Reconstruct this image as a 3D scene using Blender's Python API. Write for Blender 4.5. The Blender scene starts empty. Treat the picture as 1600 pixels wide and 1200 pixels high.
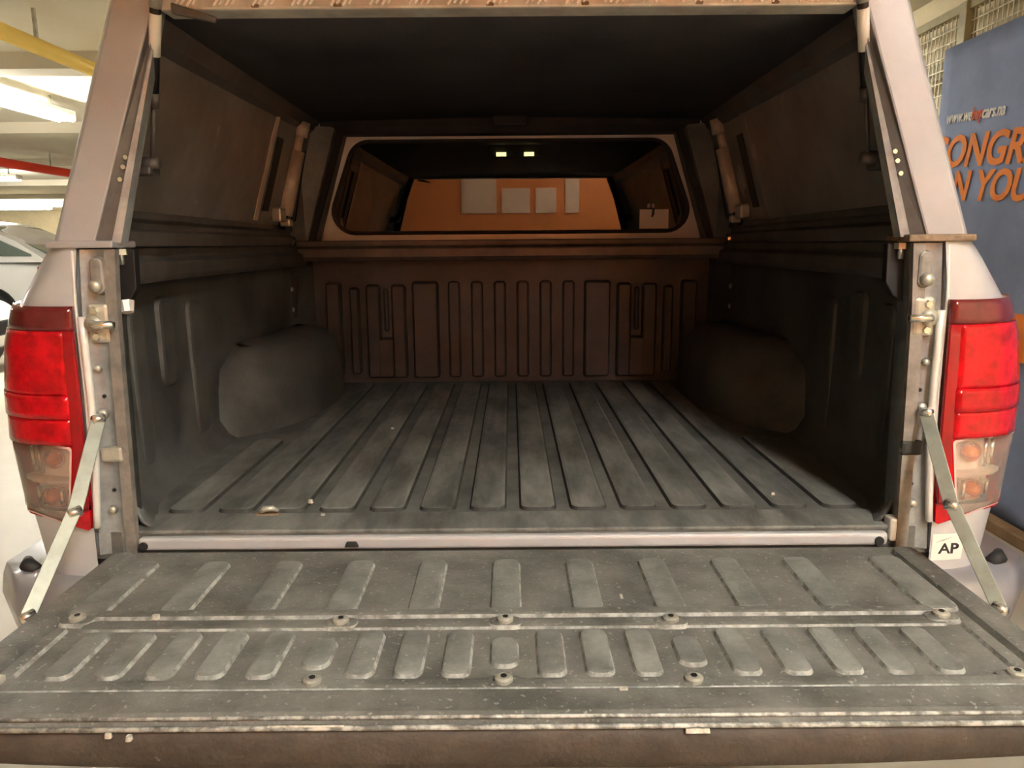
import bpy, bmesh, math, random
from math import sin, cos, pi, radians as R
from mathutils import Vector, Matrix, Euler
random.seed(7)
S = bpy.context.scene
C = S.collection

# ------------------------------------------------------------------ camera, world, exposure
cd = bpy.data.cameras.new('camera'); cam = bpy.data.objects.new('camera', cd); C.objects.link(cam)
cd.sensor_width = 36.0; cd.lens = 36.0 * 1190 / 1600; cd.clip_start = 0.02; cd.clip_end = 200
P_, RO = R(10.4), R(0.45)
fw = Vector((0, cos(P_), -sin(P_))); up0 = Vector((0, sin(P_), cos(P_))); rt0 = Vector((1, 0, 0))
rt = rt0 * cos(RO) - up0 * sin(RO); up = up0 * cos(RO) + rt0 * sin(RO)
m = Matrix((rt, up, -fw)).transposed().to_4x4(); m.translation = (0, -1.29, 1.355)
cam.matrix_world = m
S.camera = cam
w = bpy.data.worlds.new('world'); S.world = w; w.use_nodes = True
w.node_tree.nodes['Background'].inputs[0].default_value = (1.0, 0.93, 0.82, 1)
w.node_tree.nodes['Background'].inputs[1].default_value = 0.05
S.view_settings.view_transform = 'Standard'; S.view_settings.look = 'None'
S.view_settings.gamma = 1.0; S.view_settings.use_curve_mapping = False
S.view_settings.exposure = 2.9
KEY_E, FAR_E, FILL_E = 28.0, 22.0, 16.0           # tube brightness of the fluorescent fixtures; last one for added fill lights

# ------------------------------------------------------------------ materials
MATS = {}
def mat(name, col, rough=0.5, metal=0.0, var=0.0, scale=6.0, bump=0.0, bscale=120.0, coat=0.0,
        col2=None, col3=None, spec=0.5, stretch=None, contrast=(0.35, 0.65), speck=None, emit=None):
    if name in MATS: return MATS[name]
    mt = bpy.data.materials.new(name); mt.use_nodes = True
    nt = mt.node_tree; n = nt.nodes; l = nt.links; b = n['Principled BSDF']
    b.inputs['Base Color'].default_value = (*col, 1); b.inputs['Roughness'].default_value = rough
    b.inputs['Metallic'].default_value = metal; b.inputs['Coat Weight'].default_value = coat
    b.inputs['Coat Roughness'].default_value = 0.06; b.inputs['Specular IOR Level'].default_value = spec
    tc = n.new('ShaderNodeTexCoord'); mp = n.new('ShaderNodeMapping'); l.new(tc.outputs['Object'], mp.inputs['Vector'])
    if stretch: mp.inputs['Scale'].default_value = stretch
    geo = n.new('ShaderNodeNewGeometry')
    mp2 = n.new('ShaderNodeMapping'); l.new(geo.outputs['Position'], mp2.inputs['Vector'])
    if stretch: mp2.inputs['Scale'].default_value = stretch
    vec = mp2.outputs['Vector']
    cur = None
    if var > 0 or col2:
        t = n.new('ShaderNodeTexNoise'); t.inputs['Scale'].default_value = scale; t.inputs['Detail'].default_value = 8; t.inputs['Roughness'].default_value = 0.65
        l.new(vec, t.inputs['Vector'])
        r = n.new('ShaderNodeValToRGB'); r.color_ramp.elements[0].position = contrast[0]; r.color_ramp.elements[1].position = contrast[1]
        a = col if col2 else tuple(c * (1 - var) for c in col); z = col2 if col2 else tuple(min(1, c * (1 + var)) for c in col)
        r.color_ramp.elements[0].color = (*a, 1); r.color_ramp.elements[1].color = (*z, 1)
        l.new(t.outputs['Fac'], r.inputs['Fac']); cur = r.outputs['Color']
    if speck:
        sc, th, scol = speck
        t2 = n.new('ShaderNodeTexNoise'); t2.inputs['Scale'].default_value = sc; t2.inputs['Detail'].default_value = 4
        l.new(vec, t2.inputs['Vector'])
        r2 = n.new('ShaderNodeValToRGB'); r2.color_ramp.elements[0].position = th; r2.color_ramp.elements[1].position = th + 0.06
        r2.color_ramp.elements[0].color = (0, 0, 0, 1); r2.color_ramp.elements[1].color = (1, 1, 1, 1)
        l.new(t2.outputs['Fac'], r2.inputs['Fac'])
        mx = n.new('ShaderNodeMix'); mx.data_type = 'RGBA'
        l.new(r2.outputs['Color'], mx.inputs[0])
        if cur: l.new(cur, mx.inputs[6])
        else: mx.inputs[6].default_value = (*col, 1)
        mx.inputs[7].default_value = (*scol, 1); cur = mx.outputs[2]
    if cur: l.new(cur, b.inputs['Base Color'])
    if bump > 0:
        t3 = n.new('ShaderNodeTexNoise'); t3.inputs['Scale'].default_value = bscale; t3.inputs['Detail'].default_value = 6
        l.new(vec, t3.inputs['Vector'])
        bp = n.new('ShaderNodeBump'); bp.inputs['Strength'].default_value = bump; bp.inputs['Distance'].default_value = 0.004
        l.new(t3.outputs['Fac'], bp.inputs['Height']); l.new(bp.outputs['Normal'], b.inputs['Normal'])
    if emit:
        b.inputs['Emission Color'].default_value = (*emit[0], 1); b.inputs['Emission Strength'].default_value = emit[1]
    MATS[name] = mt; return mt

def glassmat(name, tint, refl, rough=0.0, gcol=(1, 1, 1)):
    mt = bpy.data.materials.new(name); mt.use_nodes = True; nt = mt.node_tree; n = nt.nodes; l = nt.links
    n.remove(n['Principled BSDF'])
    tr = n.new('ShaderNodeBsdfTransparent'); tr.inputs[0].default_value = (*tint, 1)
    gl = n.new('ShaderNodeBsdfGlossy'); gl.inputs['Roughness'].default_value = rough; gl.inputs[0].default_value = (*gcol, 1)
    fr = n.new('ShaderNodeFresnel'); fr.inputs[0].default_value = 1.5
    ad = n.new('ShaderNodeMath'); ad.operation = 'ADD'; ad.inputs[1].default_value = refl; ad.use_clamp = True
    l.new(fr.outputs[0], ad.inputs[0])
    mx = n.new('ShaderNodeMixShader'); l.new(ad.outputs[0], mx.inputs[0]); l.new(tr.outputs[0], mx.inputs[1]); l.new(gl.outputs[0], mx.inputs[2])
    l.new(mx.outputs[0], n['Material Output'].inputs[0]); return mt

paint   = mat('silver_paint', (0.52, 0.525, 0.55), 0.36, 0.2, var=0.05, scale=3, coat=0.35)
paint2  = mat('canopy_paint', (0.38, 0.375, 0.39), 0.42, 0.15, var=0.07, scale=5, coat=0.2)
jambm   = mat('jamb_paint', (0.30, 0.325, 0.335), 0.38, 0.35, var=0.25, scale=22, coat=0.2)
stripm  = mat('jamb_edge', (0.24, 0.22, 0.20), 0.55, 0.2, var=0.3, scale=30)
seam    = mat('seam_bead', (0.80, 0.80, 0.77), 0.35, 0.2, var=0.1, scale=20)
groove  = mat('groove_dark', (0.035, 0.035, 0.032), 0.7, 0, var=0.4, scale=20)  # darker tone for the rib side faces
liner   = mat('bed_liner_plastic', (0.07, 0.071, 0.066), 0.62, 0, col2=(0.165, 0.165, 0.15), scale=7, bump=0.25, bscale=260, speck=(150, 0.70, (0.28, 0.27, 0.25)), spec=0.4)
linerib = mat('bed_liner_rib', (0.075, 0.076, 0.070), 0.6, 0, col2=(0.235, 0.235, 0.215), scale=9, stretch=(1.6, 0.45, 1), bump=0.25, bscale=260, speck=(120, 0.70, (0.30, 0.29, 0.26)), spec=0.4)
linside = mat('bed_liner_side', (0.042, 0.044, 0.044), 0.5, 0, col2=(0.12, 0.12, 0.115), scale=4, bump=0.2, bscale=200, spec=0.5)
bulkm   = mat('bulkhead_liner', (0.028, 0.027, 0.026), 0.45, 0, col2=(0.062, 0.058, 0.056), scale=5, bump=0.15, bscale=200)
gate    = mat('gate_liner', (0.085, 0.085, 0.075), 0.6, 0, col2=(0.20, 0.195, 0.175), scale=9, bump=0.45, bscale=240, speck=(130, 0.63, (0.28, 0.275, 0.25)), spec=0.4)
gaterib = mat('gate_rib', (0.12, 0.123, 0.112), 0.6, 0, col2=(0.255, 0.26, 0.24), scale=11, bump=0.4, bscale=240, speck=(140, 0.66, (0.40, 0.39, 0.36)), spec=0.4)
worn    = mat('worn_edge', (0.16, 0.16, 0.145), 0.65, 0, col2=(0.42, 0.42, 0.39), scale=45, contrast=(0.4, 0.62))
wornhi  = mat('worn_bright_edge', (0.13, 0.13, 0.12), 0.5, 0, col2=(0.48, 0.48, 0.45), scale=60, contrast=(0.42, 0.6))
gface   = mat('gate_front_plastic', (0.038, 0.028, 0.020), 0.7, 0, col2=(0.065, 0.05, 0.037), scale=18, bump=0.35, bscale=150, speck=(110, 0.72, (0.17, 0.14, 0.10)))
black   = mat('black_plastic', (0.012, 0.012, 0.013), 0.5, 0, var=0.3, scale=9)
rubber  = mat('black_rubber', (0.016, 0.016, 0.016), 0.65)
roofin  = mat('canopy_lining', (0.020, 0.020, 0.024), 0.75, 0, col2=(0.042, 0.038, 0.038), scale=4, bump=0.2)
canin   = mat('canopy_inner_metal', (0.17, 0.155, 0.145), 0.34, 0.2, col2=(0.30, 0.275, 0.26), scale=5, speck=(9, 0.68, (0.45, 0.42, 0.40)), bump=0.08, bscale=60)
candark = mat('canopy_dark_frame', (0.12, 0.11, 0.106), 0.45, 0.3, var=0.3, scale=8)
rod_m   = mat('orange_lit_metal', (0.68, 0.52, 0.40), 0.42, 0.2, var=0.15, scale=20)  # orange light mixed into the bare metal colour
zinc    = mat('zinc_plate', (0.52, 0.51, 0.44), 0.4, 0.55, var=0.2, scale=30)
strapm  = mat('strap_steel', (0.30, 0.31, 0.26), 0.45, 0.45, var=0.16, scale=25)
chrome  = mat('bright_metal', (0.80, 0.79, 0.74), 0.22, 0.9)
tread   = mat('tread_plate', (0.60, 0.58, 0.53), 0.42, 0.3, var=0.22, scale=16, speck=(22, 0.70, (0.20, 0.12, 0.08)))
treadhi = mat('tread_bar', (0.92, 0.90, 0.84), 0.3, 0.2)
rust    = mat('rusty_steel', (0.16, 0.10, 0.06), 0.7, 0.3, col2=(0.34, 0.25, 0.17), scale=40)
redl    = mat('red_lens', (0.20, 0.0, 0.002), 0.16, 0, col2=(0.58, 0.0, 0.008), scale=30, coat=0.25, bump=0.25, bscale=60, contrast=(0.28, 0.58), spec=0.35)
redd    = mat('dark_red_lens', (0.13, 0.010, 0.013), 0.12, 0, var=0.25, scale=20, coat=0.5)
redm    = mat('maroon_lens', (0.30, 0.0, 0.005), 0.14, 0, var=0.15, scale=14, coat=0.4)
refl_m  = mat('lamp_reflector', (0.92, 0.84, 0.77), 0.3, 0.1, var=0.12, scale=30, bump=0.1, bscale=60)
amber   = mat('amber_bulb', (0.95, 0.26, 0.03), 0.25, 0, coat=0.4)
ambers  = mat('amber_glow_reflector', (0.85, 0.42, 0.20), 0.3, 0.2)
bezel   = mat('clear_lens_rim', (0.72, 0.48, 0.44), 0.25, 0, coat=0.5)
clear   = glassmat('clear_lens', (0.97, 0.93, 0.90), 0.02, 0.02)
_n = clear.node_tree.nodes; _l = clear.node_tree.links
_d = _n.new('ShaderNodeBsdfDiffuse'); _d.inputs[0].default_value = (0.80, 0.70, 0.63, 1); _m = _n.new('ShaderNodeMixShader'); _m.inputs[0].default_value = 0.20
_src = _n['Material Output'].inputs[0].links[0].from_socket; _l.new(_src, _m.inputs[1]); _l.new(_d.outputs[0], _m.inputs[2]); _l.new(_m.outputs[0], _n['Material Output'].inputs[0])
winglass= glassmat('tinted_cab_glass', (0.16, 0.19, 0.18), 0.045, 0.0, (0.95, 0.95, 0.95))
carglass= mat('car_glass', (0.16, 0.21, 0.18), 0.06, 0.2, coat=0.8)
white   = mat('white_card', (0.82, 0.80, 0.74), 0.6)
palem   = mat('pale_reflection_tint', (0.92, 0.58, 0.38), 0.7, 0, var=0.08, scale=6)  # pale peach for the added reflection panels
chipm   = mat('chipped_paint', (0.48, 0.46, 0.40), 0.7, 0, var=0.35, scale=150)
ink     = mat('black_ink', (0.02, 0.02, 0.025), 0.6)
greyink = mat('grey_ink', (0.50, 0.50, 0.47), 0.6)
cabin   = mat('cabin_dark', (0.012, 0.013, 0.013), 0.8)
concf   = mat('concrete_floor', (0.42, 0.385, 0.305), 0.5, 0, col2=(0.50, 0.46, 0.37), scale=1.2, bump=0.05, bscale=30)
ceilm   = mat('ceiling_paint', (0.70, 0.645, 0.52), 0.85, 0, var=0.06, scale=0.8)
cream   = mat('cream_wall', (0.78, 0.68, 0.46), 0.85, 0, var=0.08, scale=3)
orange  = mat('orange_wall_paint', (0.82, 0.23, 0.045), 0.55, 0, var=0.05, scale=2)
bluef   = mat('blue_fabric', (0.27, 0.335, 0.52), 0.75, 0, var=0.10, scale=5, bump=0.1, bscale=200)
orangep = mat('orange_print', (0.90, 0.26, 0.03), 0.7)
redp    = mat('red_orange_print', (0.80, 0.16, 0.06), 0.7)
brown   = mat('brown_plinth', (0.27, 0.16, 0.075), 0.6, 0, var=0.2, scale=12)
khaki   = mat('khaki_steel', (0.40, 0.34, 0.18), 0.5, 0.1, var=0.1, scale=10)
wire    = mat('galvanised_wire', (0.70, 0.64, 0.48), 0.5, 0.2)
yellow  = mat('yellow_pipe_paint', (0.90, 0.66, 0.16), 0.4)
redpipe = mat('red_pipe_paint', (0.72, 0.055, 0.025), 0.4)
carw    = mat('white_car_paint', (0.80, 0.81, 0.79), 0.25, 0, coat=0.7)
carg    = mat('grey_car_paint', (0.46, 0.46, 0.41), 0.3, 0.3, coat=0.7)
tyre    = mat('tyre_rubber', (0.02, 0.02, 0.02), 0.8)
tray    = mat('white_enamel', (0.85, 0.84, 0.80), 0.4)
bumpm   = mat('bumper_grey', (0.33, 0.33, 0.36), 0.3, 0.4, coat=0.5, var=0.08, scale=8)
def tubemat(name, e): return mat(name, (1, 1, 1), 0.5, emit=((1.0, 0.97, 0.89), e))
tube_key = tubemat('tube_light_key', KEY_E); tube_far = tubemat('tube_light_far', FAR_E); tube_fill = tubemat('tube_light_fill', FILL_E)
dome_m  = mat('dome_lamp_lens', (1, 0.9, 0.6), 0.4, emit=((1.0, 0.72, 0.28), 1.6))

# ------------------------------------------------------------------ helpers
WL = {}
def link(o, parent=None, loc=(0, 0, 0)):
    C.objects.link(o); o.location = loc; WL[o.name] = Vector(loc)
    if parent:
        o.parent = parent; o.matrix_parent_inverse = Matrix.Translation(-WL[parent.name])
    return o
def tag(o, label, cat, group=None):
    o['label'] = label; o['category'] = cat
    if group: o['group'] = group
    return o
def thing(name, loc, label, cat, group=None):
    return tag(link(bpy.data.objects.new(name, None), None, loc), label, cat, group)
def struct(o): o['kind'] = 'structure'; return o
def mk(name, v, f, mats, parent=None, smooth=False, mi=None, bev=0.0, seg=2, recalc=True):
    """world coordinate mesh -> object with its origin at the centre of its box"""
    v = [Vector(p) for p in v]
    lo = Vector([min(p[i] for p in v) for i in range(3)]); hi = Vector([max(p[i] for p in v) for i in range(3)]); c = (lo + hi) / 2
    me = bpy.data.meshes.new(name); me.from_pydata([p - c for p in v], [], f)
    if not isinstance(mats, (list, tuple)): mats = [mats]
    for q in mats: me.materials.append(q)
    if mi:
        for p, i in zip(me.polygons, mi): p.material_index = i
    if recalc:
        b = bmesh.new(); b.from_mesh(me); bmesh.ops.recalc_face_normals(b, faces=b.faces); b.to_mesh(me); b.free()
    if smooth: me.polygons.foreach_set('use_smooth', [True] * len(me.polygons))
    o = link(bpy.data.objects.new(name, me), parent, c)
    if bev:
        q = o.modifiers.new('bevel', 'BEVEL'); q.width = bev; q.segments = seg; q.limit_method = 'ANGLE'; q.angle_limit = R(35)
    return o
class G:
    """collects shapes that make up one part"""
    def __init__(s): s.v = []; s.f = []; s.m = []
    def add(s, v, f, mi=0):
        k = len(s.v); s.v += [Vector(p) for p in v]; s.f += [tuple(i + k for i in q) for q in f]; s.m += [mi] * len(f); return s
    def box(s, a, b, mi=0):
        x0, y0, z0 = a; x1, y1, z1 = b
        return s.add([(x0, y0, z0), (x1, y0, z0), (x1, y1, z0), (x0, y1, z0), (x0, y0, z1), (x1, y0, z1), (x1, y1, z1), (x0, y1, z1)],
                     [(0, 3, 2, 1), (4, 5, 6, 7), (0, 1, 5, 4), (1, 2, 6, 5), (2, 3, 7, 6), (3, 0, 4, 7)], mi)
    def hexa(s, p, mi=0):
        return s.add(p, [(0, 3, 2, 1), (4, 5, 6, 7), (0, 1, 5, 4), (1, 2, 6, 5), (2, 3, 7, 6), (3, 0, 4, 7)], mi)
    def tube(s, pts, r, n=12, mi=0, cap=True):
        pts = [Vector(p) for p in pts]; rr = r if isinstance(r, (list, tuple)) else [r] * len(pts)
        rings = []
        for i, p in enumerate(pts):
            d = (pts[min(i + 1, len(pts) - 1)] - pts[max(i - 1, 0)]).normalized()
            a = d.orthogonal().normalized() if i == 0 else (pa - d * pa.dot(d)).normalized()
            pa = a; b = d.cross(a)
            rings.append([p + (a * cos(2 * pi * k / n) + b * sin(2 * pi * k / n)) * rr[i] for k in range(n)])
        v = [q for g in rings for q in g]; f = []
        for i in range(len(pts) - 1):
            for k in range(n): f.append((i * n + k, i * n + (k + 1) % n, (i + 1) * n + (k + 1) % n, (i + 1) * n + k))
        if cap: f.append(tuple(range(n))[::-1]); f.append(tuple((len(pts) - 1) * n + k for k in range(n)))
        return s.add(v, f, mi)
    def bar(s, a, b, wdir, wid, th, mi=0):
        a = Vector(a); b = Vector(b); d = (b - a).normalized(); wv = Vector(wdir); wv = (wv - d * wv.dot(d)).normalized(); t = d.cross(wv)
        wv = wv * wid / 2; t = t * th / 2
        return s.hexa([a - wv - t, a + wv - t, a + wv + t, a - wv + t, b - wv - t, b + wv - t, b + wv + t, b - wv + t], mi)
    def grid(s, P, mi=0):
        h = len(P); k = len(P[0])
        return s.add([p for r in P for p in r], [(i * k + j, i * k + j + 1, (i + 1) * k + j + 1, (i + 1) * k + j) for i in range(h - 1) for j in range(k - 1)], mi)
    def loft(s, rings, mi=0, caps=True):
        n = len(rings[0]); f = [(i * n + k, i * n + (k + 1) % n, (i + 1) * n + (k + 1) % n, (i + 1) * n + k) for i in range(len(rings) - 1) for k in range(n)]
        if caps: f += [tuple(range(n))[::-1], tuple((len(rings) - 1) * n + k for k in range(n))]
        return s.add([p for r in rings for p in r], f, mi)
    def build(s, name, mats, parent=None, smooth=False, bev=0.0, seg=2, recalc=True):
        return mk(name, s.v, s.f, mats, parent, smooth, s.m, bev, seg, recalc)
def lerp(tab, x):
    for (a, u), (b, v) in zip(tab, tab[1:]):
        if (x - a) * (x - b) <= 0: return u + (v - u) * (x - a) / (b - a)
    return tab[0][1] if abs(x - tab[0][0]) < abs(x - tab[-1][0]) else tab[-1][1]
def rrect(x0, x1, z0, z1, r, n=6, top=None):
    """rounded outline; top = (x0, x1) for a trapezoid"""
    tx0, tx1 = top if top else (x0, x1); out = []
    for cx, cz, a0 in ((x1 - r, z0 + r, -90), (tx1 - r, z1 - r, 0), (tx0 + r, z1 - r, 90), (x0 + r, z0 + r, 180)):
        for k in range(n + 1):
            a = R(a0 + 90 * k / n); out.append((cx + r * cos(a), cz + r * sin(a)))
    return out
def rpoly(pts, rad, n=8):
    """counter-clockwise corners, each rounded with its own radius"""
    out = []
    for k, (p, r) in enumerate(zip(pts, rad)):
        p = Vector(p); a = (Vector(pts[k - 1]) - p).normalized(); b = (Vector(pts[(k + 1) % len(pts)]) - p).normalized()
        half = a.angle(b) / 2; t = r / math.tan(half); c = p + (a + b).normalized() * (r / sin(half))
        p0 = p + a * t - c; p1 = p + b * t - c; a0 = math.atan2(p0.y, p0.x); da = math.atan2(p1.y, p1.x) - a0
        while da <= -pi: da += 2 * pi
        while da > pi: da -= 2 * pi
        for i in range(n + 1): out.append((c.x + r * cos(a0 + da * i / n), c.y + r * sin(a0 + da * i / n)))
    return out
RIBC = {}
def rib_mesh(name, w, l, h, mats, r=None, b=0.006, n=5):
    """raised moulding, local: width x, length y, height z; face ring 1 is the worn edge"""
    key = (name, round(w, 4), round(l, 4), round(h, 4), round(r or 0, 4), mats[0].name)
    if key in RIBC: return RIBC[key]
    r = min(r or w / 2, w / 2 - 0.001, l / 2 - 0.001)
    o0 = rrect(-w / 2, w / 2, -l / 2, l / 2, r, n); o1 = rrect(-w / 2 + b, w / 2 - b, -l / 2 + b, l / 2 - b, max(r - b, 0.001), n)
    o2 = rrect(-w / 2 + 2 * b, w / 2 - 2 * b, -l / 2 + 2 * b, l / 2 - 2 * b, max(r - 2 * b, 0.001), n)
    N = len(o0); v = [(x, y, -0.004) for x, y in o0] + [(x, y, h * 0.8) for x, y in o1] + [(x, y, h) for x, y in o2]
    f = []; mi = []
    for q in range(2):
        for k in range(N): f.append((q * N + k, q * N + (k + 1) % N, (q + 1) * N + (k + 1) % N, (q + 1) * N + k)); mi.append(1 if q == 0 else 2)
    f.append(tuple(2 * N + k for k in range(N))); mi.append(0)
    me = bpy.data.meshes.new(name); me.from_pydata(v, [], f)
    for q in mats: me.materials.append(q)
    for p, i in zip(me.polygons, mi): p.material_index = i
    RIBC[key] = me; return me
def place(name, me, loc, parent, rot=None):
    o = bpy.data.objects.new(name, me); link(o, parent, loc)
    if rot: o.rotation_euler = rot
    return o
def text_mesh(body, size, mats, offset=0.0, shear=0.0, ext=0.002, sx=1.0):
    cu = bpy.data.curves.new('text', 'FONT'); cu.body = body; cu.size = size; cu.offset = offset; cu.shear = shear; cu.extrude = ext
    cu.resolution_u = 3
    o = bpy.data.objects.new('text', cu); C.objects.link(o); dg = bpy.context.evaluated_depsgraph_get(); dg.update()
    me = bpy.data.meshes.new_from_object(o.evaluated_get(dg)); bpy.data.objects.remove(o); me.materials.clear(); me.materials.append(mats)
    for v in me.vertices: v.co.x *= sx
    return me

# ------------------------------------------------------------------ the garage
struct(G().box((-30, -6.2, -0.2), (3.2, 34, 0)).build('floor', concf))
struct(G().box((-30, -6.2, 3.0), (3.2, 34, 3.2)).build('ceiling', ceilm))
struct(G().box((2.95, -4.6, 0), (3.2, 34, 3.0)).build('wall_right', cream))
struct(G().box((-30, 33.8, 0), (2.95, 34, 3.0)).build('wall_front', cream))
struct(G().box((-30.2, -6.2, 0), (-30, 34, 3.0)).build('wall_left', cream))
struct(G().box((-2.0, -4.6, 0), (2.3, -4.4, 3.0)).build('wall_back', orange))
struct(G().box((-30, -4.62, 0), (-2.0, -4.42, 3.0)).build('wall_back_left', cream))
struct(G().box((2.3, -4.62, 0), (3.2, -4.42, 3.0)).build('wall_back_right', cream))
for k, y in enumerate((5.6, 9.3, 13.5, 18, 23, 28)):
    struct(G().box((-29.9, y, 2.86), (2.95, y + 0.3, 3.0)).build('trim_%d' % (k + 1), ceilm))
for k, (x0, x1, z0, z1) in enumerate(((-0.56, -0.16, 1.70, 2.22), (-0.10, 0.22, 1.70, 1.98), (0.28, 0.52, 1.70, 1.98), (0.62, 0.78, 1.70, 2.14))):  # pale panels added behind the camera to show as patches in the glass
    lab = ('tall pale panel added on the orange wall for the window reflection', 'square pale panel added beside the tall one for the window reflection',
           'narrow pale panel added for the window reflection', 'slim upright pale strip added for the window reflection')[k]
    g = thing('reflection_panel', ((x0 + x1) / 2, -4.4, z0), lab, 'reflection panel')
    G().box((x0, -4.4, z0), (x1, -4.385, z1)).build('backing', palem, g, bev=0.004)
    G().box((x0 + 0.02, -4.386, z0 + 0.02), (x1 - 0.02, -4.382, z1 - 0.02)).build('sheet', palem, g)

def fixture(x, y, L, mt, lab, z=2.82, along='y', r=0.019, sep=0.055):
    t = thing('fluorescent_light', (x, y, z), lab, 'ceiling light', 'fluorescent garage lights')
    def T(a, b, c): return (x + (a if along == 'y' else b), y + (b if along == 'y' else a), z + c)
    def bx(g, a0, b0, c0, a1, b1, c1):
        p = T(a0, b0, c0); q = T(a1, b1, c1); g.box(tuple(min(i, j) for i, j in zip(p, q)), tuple(max(i, j) for i, j in zip(p, q))); return g
    bx(G(), -0.11, -L / 2, 0.0, 0.11, L / 2, 0.06).build('tray', tray, t, bev=0.012)
    for s in (-1, 1):
        bx(G(), -0.11, s * L / 2, -0.05, 0.11, s * (L / 2 - 0.03), 0.03).build('end_cap', tray, t, bev=0.008)
        bx(G(), -0.012, s * L * 0.35, 0.055, 0.012, s * L * 0.35 + 0.02, 3.0 - z).build('hanger', zinc, t)
        G().tube([T(s * sep, -L / 2 + 0.02, -0.022), T(s * sep, L / 2 - 0.02, -0.022)], r, 10).build('tube', mt, t, smooth=True)
    return t
fixture(0.98, -2.05, 1.5, tube_key, 'long twin-tube fluorescent light over the lowered tailgate')
fixture(1.15, -3.7, 1.1, tube_fill, 'added short twin-tube fill light brightening the orange wall')  # added to brighten the orange wall and its bounce
fixture(-5.05, 6.75, 2.1, tube_far, 'bright twin-tube fluorescent light hanging between the yellow and red pipes', r=.036, sep=.075)
fixture(-11.1, 15.3, 1.5, tube_far, 'twin-tube fluorescent light just past the red pipe', along='x', r=.05, sep=.06)
fixture(-17.6, 26.5, 2.4, tube_far, 'large twin-tube fluorescent light above the far parked cars', along='x', r=.10, sep=.10)
fixture(-13.0, 9.0, 1.5, tube_fill, 'added unseen twin-tube fill light over the far left parking bay')  # out of view, added to light the left bays
fixture(-3.4, 2.0, 1.5, tube_fill, 'added unseen twin-tube fill light beside the yellow pipe')  # out of view, added to light the truck's left side
fixture(1.35, 5.9, 1.5, tube_fill, 'added unseen twin-tube fill light for the banner and mesh screen')  # hidden from view, added to brighten the banner and mesh
o = tag(G().tube([(-3.32, -3.0, 2.75), (-3.32, 33.5, 2.75)], 0.055, 14).build('ceiling_pipe', yellow, smooth=True), 'yellow painted pipe running under the garage ceiling', 'pipe')
o = tag(G().tube([(-8.1, 3.0, 2.7), (-8.1, 33.5, 2.7)], 0.075, 14).build('ceiling_pipe', redpipe, smooth=True), 'red painted sprinkler pipe running under the garage ceiling', 'pipe')
for px, zz in ((-3.32, 2.75), (-8.1, 2.7)):
    par = bpy.data.objects['ceiling_pipe' if px > -4 else 'ceiling_pipe.001']
    for y in (4.4, 8.4, 12.6, 17, 22): G().box((px - 0.01, y, zz + 0.03), (px + 0.01, y + 0.025, 3.0)).build('hanger', zinc, par)

# wire mesh screen in front of the right wall
fen = thing('mesh_screen', (2.75, 6, 0), 'khaki steel framed wire mesh screen along the cream wall behind the banner', 'mesh screen')
for y in (1.2, 3.6, 5.6, 7.6, 9.6): G().box((2.72, y - 0.04, 0), (2.79, y + 0.04, 2.76)).build('post', khaki, fen, bev=0.004)
G().box((2.735, 1.2, 2.71), (2.785, 9.6, 2.76)).build('top_rail', khaki, fen)
G().box((2.735, 1.2, 0.05), (2.785, 9.6, 0.10)).build('bottom_rail', khaki, fen)
for y0 in (1.24, 3.64, 5.64, 7.64):
    y1 = {1.24: 3.56}.get(y0, y0 + 1.92)
    g = G(); y = y0
    while y < y1: g.box((2.757, y - 0.0035, 1.5), (2.763, y + 0.0035, 2.71)); y += 0.045
    z = 1.52
    while z < 2.71: g.box((2.755, y0, z - 0.003), (2.765, y1, z + 0.003)); z += 0.075
    o = g.build('wire_panel', wire, fen); o['kind'] = 'stuff'
    for zz in (2.05, 2.38): G().box((2.78, y0, zz), (2.80, y1, zz + 0.10)).build('backing_slat', khaki, fen)

# the blue banner backdrop
ban = thing('banner', (2.35, 1.4, 0), 'blue fabric banner with orange and white slogan standing right of the truck', 'banner')
P = []
for i in range(41):
    y = 3.07 - i * 0.085; row = []
    for j in range(25):
        z = 0.02 + j * (2.366 - 0.02) / 24; a = max(0, 1 - z / 1.6)
        row.append((2.35 + 0.018 * a * sin(y * 9 + z * 2), y, z))
    P.append(row)
fab = G().grid(P).build('fabric', bluef, ban, smooth=True)
so = fab.modifiers.new('solid', 'SOLIDIFY'); so.thickness = 0.006; so.offset = 1
fr = G()
for y in (3.05, 1.4, -0.3): fr.tube([(2.385, y, 0), (2.385, y, 2.36)], 0.014, 8)
fr.tube([(2.385, 3.05, 2.355), (2.385, -0.3, 2.355)], 0.014, 8); fr.build('frame', zinc, ban)
G().box((2.25, -0.35, 0), (2.32, 3.1, 0.055)).build('plinth', brown, ban, bev=0.006)
def banner_text(body, y, z, size, mt, off, shear, sx, name='lettering', tilt=0.0):
    me = text_mesh(body, size, mt, off, shear, 0.0015, sx)
    o = bpy.data.objects.new(name, me); link(o, ban, (2.343, y, z))
    o.rotation_euler = (Matrix(((0, 0, -1), (-1, 0, 0), (0, 1, 0))) @ Matrix.Rotation(tilt, 3, 'Z')).to_euler(); return o
def wid(o): return max(v.co.x for v in o.data.vertices)
TL = R(-3.5)
y = 2.985; z0 = 1.972
for body, mt in (('www.we', white), ('buy', redp), ('cars.na', white)):
    o = banner_text(body, y, z0 + (2.985 - y) * math.tan(TL), 0.086, mt, 0.0018, 0.25, 0.76, tilt=TL)
    y -= wid(o) * cos(TL) - 0.012
banner_text('CONGRATS', 3.13, 1.757, 0.222, orangep, 0.0055, 0.22, 1.0, tilt=TL)
banner_text('ON YOUR', 3.05, 1.582, 0.205, orangep, 0.0055, 0.22, .97, tilt=TL)
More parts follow.
